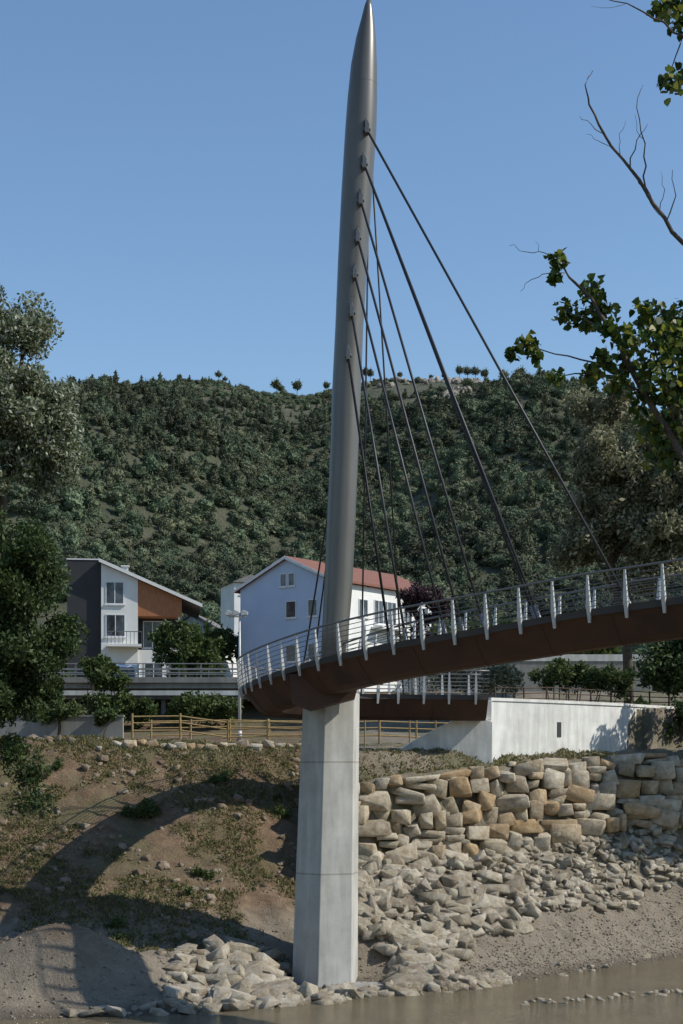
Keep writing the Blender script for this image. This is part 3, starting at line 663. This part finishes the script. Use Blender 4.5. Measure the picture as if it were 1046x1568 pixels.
# fences
def fence(name,pts,h,mat,rails=(0.45,0.85,1.2),step=2.0,r=0.045,pr=0.06,diag=False):
    e=empty(name,(pts[0][0],pts[0][1],g(*pts[0]))); o=Vector(e.location); mb=MB()
    P=[Vector((x,y,0)) for x,y in pts]; samp=[]
    for a_,b_ in zip(P[:-1],P[1:]):
        k=max(1,int((b_-a_).length/step))
        for i in range(k): samp.append(a_.lerp(b_,i/k))
    samp.append(P[-1])
    for v in samp: v.z=g(v.x,v.y)
    for v in samp: mb.tube([v+Vector((0,0,-.3)),v+Vector((random.uniform(-.02,.02),0,h))],pr,7)
    for rr_ in rails: mb.tube([v+Vector((0,0,rr_+random.uniform(-.02,.02))) for v in samp],r,6)
    mb.V=[tuple(Vector(v)-o) for v in mb.V]; mb.obj('posts_and_rails',mat,e); return e
fence('wooden_fence',[(-11,82.5),(-6,83),(-1.8,82.5),(2,83),(6,84)],1.35,M['wood'])
fence('wooden_fence',[(-10.5,86.5),(-4,86.8),(0,87)],1.3,M['wood'])
fence('dark_wooden_fence',[(6.8,85.5),(10,86),(14,88),(19,91),(24,93)],1.25,M['wooddark'],(0.3,0.6,0.9,1.2),1.3,0.03,0.05)
fence('path_fence',[(1.2,80.2),(3.5,80.6),(6.2,81)],2.9,M['wood'],(1.9,2.25,2.55,2.85),1.2,0.03,0.04)
e=empty('low_concrete_wall',(-14,86,10.1)); MB().box(-8,2.0,0,.35,-0.6,1.35).box(-8.05,2.05,-.05,.4,1.353,1.45).obj('wall',M['grey_conc'],e)
e=empty('roadside_wall',(9,116,14)); 
MB().box(-2,14,0,.4,-0.5,2.6).obj('base',M['grey_conc'],e); MB().box(-2,14,-.05,.45,2.603,3.1).obj('parapet',M['white_conc'],e)

# viaduct
e=empty('road_viaduct',(0,100,0)); 
MB().box(-60,-1,0,6,13.75,14.1).box(-60,-1,0.8,1.5,13.1,13.748).box(-60,-1,4.4,5.1,13.1,13.748).obj('deck_slab',M['grey_conc'],e)
MB().box(-60,-1,-.25,0.12,14.102,14.45).obj('kerb_beam',M['grey_conc'],e); MB().box(-60,-1,-.2,-0.003,13.3,13.6).obj('edge_girder',M['white_conc'],e)
MB().box(-60,-1,0.13,5.9,14.104,14.14).obj('carriageway',M['asphalt'],e)
mb=MB()
for x in (-44,-34,-24,-13.3,-11.5,-3): mb.tube([(x,1.2,9.5),(x,1.2,13.1)],0.16,12); mb.tube([(x,4.7,9.5),(x,4.7,13.1)],0.16,12)
mb.obj('columns',M['grey_conc'],e,True)
mb=MB()
for y in (0.0,5.8):
    x=-59
    while x<-1: mb.box(x,x+.08,y-.1,y-.02,14.44,15.35); x+=2
    for z in (14.75,15.0,15.32): mb.box(-60,-1,y-.14,y-.1+0.02,z-.03,z+.03)
mb.obj('guard_rails',M['galv_mid'],e)

# street lamp
e=empty('street_lamp',tuple(W(367,1110,92))); gz=g(e.location.x,92)-e.location.z
mb=MB(); mb.tube([(0,0,gz-.2),(0,0,3),(0,0,6.6)],[.1,.08,.05],10); mb.tube([(0,0,gz),(0,0,gz+.5)],.14,10)
mb.tube([(-.65,0,6.35),(.35,0,6.35)],.04,8); mb.obj('pole',M['galv'],e,True)
mb=MB(); 
for x in (-.62,-.2,.3): mb.prism([(x-.2,6.4),(x+.16,6.45),(x+.2,6.62),(x-.1,6.75),(x-.22,6.6)],-.18,.18)
mb.obj('lamp_heads',M['galv'],e,bevel=.02)

# van
e=empty('parked_van',(-15.6,112,g(-15.6,112)),math.radians(4))
mb=MB(); prof_=[(0,.45),(0,1.0),(.35,1.15),(1.0,1.95),(1.25,2.15),(4.3,2.2),(4.5,2.0),(4.5,.4),(3.9,.4),(3.85,.7),(3.3,.72),(3.2,.4),(1.35,.4),(1.25,.7),(.7,.72),(.6,.42)]
b=len(mb.V); n=len(prof_)
for x in (-.95,.95): mb.V+=[(x,p[0],p[1]) for p in prof_]
mb.F=[tuple(range(n)),tuple(range(2*n-1,n-1,-1))]+[(i,(i+1)%n,n+(i+1)%n,n+i) for i in range(n)]; mb.obj('body',M['paint'],e,bevel=.05)
mb=MB(); mb.V=[(-.8,.385,1.22),(.8,.385,1.22),(.74,.94,1.9),(-.74,.94,1.9),(-.8,.365,1.2),(.8,.365,1.2),(.74,.90,1.92),(-.74,.90,1.92)]; mb.F=[(4,5,6,7),(0,1,2,3),(0,1,5,4),(2,3,7,6)]; mb.obj('windscreen',M['glass'],e)
mb=MB(); 
for x in (-.9,.9):
    for y in (.97,3.55): mb.tube([(x-.1,y,.32),(x+.1,y,.32)],.32,16)
mb.obj('wheels',M['rubber'],e)
MB().box(-.5,.5,-.03,.0,.75,.95).box(-.9,.9,-.06,-.0,.42,.6).obj('grille_and_bumper',M['rubber'],e)
MB().box(-.85,-.58,-.03,.02,.78,.98).box(.58,.85,-.03,.02,.78,.98).obj('headlights',M['frame'],e)

# houses
def windows(parent,specs,plane_y,name='window'):
    fr=MB(); gl=MB()
    for (x0,x1,z0,z1,nm) in specs:
        f=.07; y0=plane_y-.05
        fr.box(x0,x1,y0,plane_y+.02,z0,z0+f).box(x0,x1,y0,plane_y+.02,z1-f,z1).box(x0,x0+f,y0+.002,plane_y+.02,z0+f,z1-f).box(x1-f,x1,y0+.002,plane_y+.02,z0+f,z1-f)
        for k in range(1,nm): xm=x0+(x1-x0)*k/nm; fr.box(xm-.035,xm+.035,y0+.004,plane_y+.02,z0+f,z1-f)
        gl.box(x0+f,x1-f,plane_y-.02,plane_y+.015,z0+f,z1-f)
        fr.box(x0-.1,x1+.1,plane_y-.12,plane_y-.002,z0-.1,z0-.003)
    fr.obj(name+'_frames',M['frame'],parent); gl.obj(name+'_glass',M['glass'],parent)
e=empty('modern_house',tuple(W(155,1069,125)),math.radians(7)); D=10
def rt(x): return 11.0-0.43*x
MB().prism([(0,-1),(2.9,-1),(2.9,rt(2.9)-.25),(0,rt(0)-.25)],0,D).obj('white_wing',M['white'],e)
MB().box(-2.7,-.003,.35,D,-1,11.05).obj('slate_clad_wing',M['dark'],e)
MB().prism([(2.903,6.6),(6.4,6.6),(6.4,rt(6.4)-.25),(2.903,rt(2.903)-.25)],.05,D).obj('timber_gable',M['woodclad'],e)
MB().box(2.903,6.4,2.2,D,-1,6.597).obj('recessed_wall',M['dark'],e)
MB().box(2.903,6.4,.25,2.197,-1,3.9).obj('ground_floor',M['white'],e)
MB().box(6.1,6.4,.3,.6,3.903,6.597).obj('corner_post',M['white'],e)
MB().prism([(-.15,rt(-.15)-.2),(8.0,rt(8)-.2),(8.0,rt(8)-.02),(-.15,rt(-.15)-.02)],-.35,D+.5).obj('roof',M['roofgrey'],e)
MB().prism([(-.18,rt(-.18)-.24),(8.03,rt(8.03)-.24),(8.03,rt(8.03)+.04),(-.18,rt(-.18)+.04)],-.43,-.353).obj('roof_fascia',M['white'],e)
MB().box(-2.75,-.2,.3,D+.05,11.053,11.15).obj('parapet_cap',M['frame'],e)
MB().box(.5,3.2,-1.3,-.003,4.05,4.25).obj('balcony_slab',M['white'],e)
mb=MB(); 
for x in np.arange(.5,3.25,.3): mb.box(x,x+.04,-1.28,-1.24,4.25,5.2)
mb.box(.5,3.24,-1.3,-1.22,5.2,5.26).obj('balcony_railing',M['galv_dark'],e)
windows(e,[(.35,1.8,7.5,9.3,2),(.35,1.9,4.9,6.7,2),(.6,2.0,1.2,2.9,2)],0.0)
windows(e,[(3.4,4.9,.6,2.9,2)],.25,'garage_window'); windows(e,[(3.3,5.6,4.2,6.4,3)],2.2,'terrace_window')
MB().box(1.6,2.1,3,3.5,9.6,10.9).box(1.5,2.2,2.9,3.6,10.903,11.0).obj('chimney',M['white'],e)
# pale blue gabled house
C=Vector((-1.05,126,14.0)); e=empty('gabled_house',tuple(C),math.atan2(-.6,.8))
Lg=9.3; Dl=15; ze=9.8; za=11.85; xm=-Lg/2+0.4
MB().prism([(-Lg,-1),(0,-1),(0,ze),(xm,za),(-Lg,ze)],0,Dl).obj('walls',M['blue'],e)
MB().box(0.003,.05,.2,Dl-.2,-.9,ze-.05).obj('side_render',M['white'],e)
o_=.5
def zr(x): return za-(za-ze)*abs(x-xm)/(Lg/2)
MB().prism([(-Lg-o_,zr(-Lg-o_)+.02),(xm,za+.02),(o_,zr(o_)+.02),(o_,zr(o_)+.22),(xm,za+.25),(-Lg-o_,zr(-Lg-o_)+.22)],-.35,Dl+.6).obj('tiled_roof',M['roofred'],e)
MB().prism([(-Lg-o_-.02,zr(-Lg-o_)-.03),(xm,za-.03),(o_+.02,zr(o_)-.03),(o_+.02,zr(o_)+.2),(xm,za+.23),(-Lg-o_-.02,zr(-Lg-o_)+.2)],-.41,-.353).obj('barge_boards',M['frame'],e)
windows(e,[(xm-.75,xm-.05,9.6,10.7,1),(xm+.1,xm+.8,9.6,10.7,1),(-4.4,-3.3,7.0,8.4,1),(-2.1,-1.1,7.0,8.4,1),(-4.4,-3.3,3.4,4.8,1),(-2.1,-1.1,3.4,4.8,1)],0.0)
sw=empty('side_windows'); sw.parent=e; sw.location=(0.053,0,0); sw.rotation_euler=(0,0,math.radians(90))
windows(sw,[(y,y+1.3,z,z+1.5,2) for y in (1,4,10.5,13) for z in (3.4,7.2)]+[(6.2,9.4,6.8,8.8,5)],0.0,'side_window')
MB().box(.053,1.2,5.8,9.8,6.3,6.5).obj('balcony',M['white'],e)
MB().box(-3.4,-2.8,5,5.6,11,12.5).box(-3.5,-2.7,4.9,5.7,12.503,12.6).obj('chimney',M['roofred'],e)
# small house
e=empty('small_house',tuple(W(300,1050,138)),math.radians(-8))
MB().prism([(-3,-2),(2.4,-2),(2.4,4.6),(-.3,6.2),(-3,4.6)],0,8).obj('walls',M['white'],e)
MB().prism([(-3.4,4.4),(-.3,6.25),(2.8,4.4),(2.8,4.6),(-.3,6.45),(-3.4,4.6)],-.4,8.4).obj('roof',M['roofgrey'],e)
windows(e,[(.3,1.3,2.6,3.8,2),(-2,-1,2.6,3.8,2)],0)
e=empty('distant_house',tuple(W(383,905,190)),math.radians(20)); MB().box(-2.0,2.0,0,6,-7,1.0).obj('walls',M['white'],e)
MB().prism([(-2.3,1.0),(2.3,1.0),(0,2.0)],-.4,6.4).obj('roof',M['roofgrey'],e); windows(e,[(-1.3,-.5,-.5,.4,1),(.5,1.3,-.5,.4,1)],0)

# ---------------------------------------------------------------- near plane tree (right, on the near bank)
TB=Vector((6.4,17,g(6.4,17))); e=empty('plane_tree',tuple(TB)); mb=MB()
def Wn(px,py,Y=16): return W(px,py,Y)-TB
mb.tube([(0,0,-.4),(.1,0,3),(-.1,.1,6.5),(0,0,10),(.3,0,14)],[.35,.3,.24,.17,.06],12)
def brn(pts,r0,r1,Y=16,start=None):
    P=[Wn(px,py,Y+random.uniform(-.12,.12)) for px,py in pts]
    if start is not None: P=[Vector(start)]+P
    Q=[]; 
    for a_,b_ in zip(P[:-1],P[1:]):
        for k in range(3): Q.append(a_.lerp(b_,k/3)+(Vector((random.gauss(0,.012),random.gauss(0,.012),random.gauss(0,.012))) if k else Vector((0,0,0))))
    Q.append(P[-1]); n=len(Q); mb.tube(Q,[r0+(r1-r0)*i/(n-1) for i in range(n)],6)
brn([(1120,800),(1040,690),(985,600),(948,525),(905,455),(872,425),(855,385)],.05,.006,start=(-.05,0,5.2))
brn([(985,600),(930,575),(880,572),(850,574)],.014,.004); brn([(948,525),(900,492),(870,478)],.012,.004); brn([(930,560),(870,545),(805,530),(775,538)],.010,.003)
brn([(855,400),(825,385),(800,385),(780,376)],.005,.002); brn([(865,418),(830,420),(808,432),(797,446)],.005,.002); brn([(825,385),(820,370)],.003,.0015)
brn([(1040,690),(1020,600),(1000,520),(985,470)],.02,.005); brn([(1080,740),(1040,640),(1030,560),(1025,480)],.02,.005)
brn([(1090,405),(1046,372),(1000,312),(965,258),(925,205),(902,160),(896,130),(908,108)],.03,.003,start=(-.05,0,8.2))
brn([(1000,312),(985,270),(988,220),(975,165),(985,130)],.011,.0025); brn([(965,258),(975,215),(992,190)],.008,.002); brn([(925,205),(905,190),(888,178)],.005,.002)
brn([(1020,340),(1035,300),(1030,260)],.008,.0025); brn([(975,270),(990,300),(1010,330)],.006,.002); brn([(988,220),(975,200),(972,175)],.004,.0015)
brn([(940,225),(915,215),(898,205)],.004,.0015); brn([(1010,325),(1018,290),(1012,262)],.005,.0015); brn([(950,240),(948,205),(958,185)],.004,.0015)
brn([(1120,110),(1046,55),(1000,28),(960,5),(905,-8)],.018,.003,start=(.05,0,11)); brn([(1046,55),(1030,100),(1015,130)],.008,.003); brn([(960,5),(930,12),(905,10)],.003,.001)
mb.obj('trunk_and_branches',M['bark'],e,True)
cl=[(853,398,16),(850,425,9),(905,450,26),(870,478,24),(925,475,22),(905,492,20),(935,505,20),(805,530,22),(785,540,12),(852,578,12),(820,545,12),(905,575,20),(925,550,18),(990,480,24),(1005,500,38),(965,520,28),(1030,540,42),(1000,565,38),(960,560,26),(1020,610,42),(1035,665,40),(1000,650,28),(1040,490,34),(985,600,30),(1015,700,30),(945,590,20),(1020,520,40),(1040,590,40),(1012,15,20),(1040,35,22),(1035,5,20),(1028,128,22),(1044,110,16),
    (1080,520,60),(1120,640,90),(1100,30,50),(1130,120,60),(1200,300,90),(1250,500,120),(1300,150,120),(1400,0,140),(1450,350,140)]
Ps=[]
for px,py,r_ in cl:
    n=int(12+r_*2.8) if r_<50 else int(r_*6); c=np.array(Wn(px,py,16+random.uniform(-.3,.3))); s_=r_*16/F
    Ps.append(c+rand_dirs(n)*s_*(rng.random((n,1))**.6))
P=np.concatenate(Ps); Vs=[];Fs=[];b=0
for p in P:
    d=Vector(rand_dirs(1)[0]); d.z-=.3; d.normalize(); nrm=d.cross(Vector(rand_dirs(1)[0])).normalized(); L=random.uniform(.05,.10)
    sd=d.cross(nrm).normalized(); c=Vector(p)
    pts_=[c,c+d*L*.1+sd*L*.42,c+d*L*.45+sd*L*.38,c+d*L*.95+nrm*L*.12,c+d*L*.45-sd*L*.38,c+d*L*.1-sd*L*.42]
    Vs+= [tuple(q) for q in pts_]; Fs.append(list(range(b,b+6))); b+=6
mesh_np('leaves',np.array(Vs),np.array(Fs),M['plane'],e)
print('done')
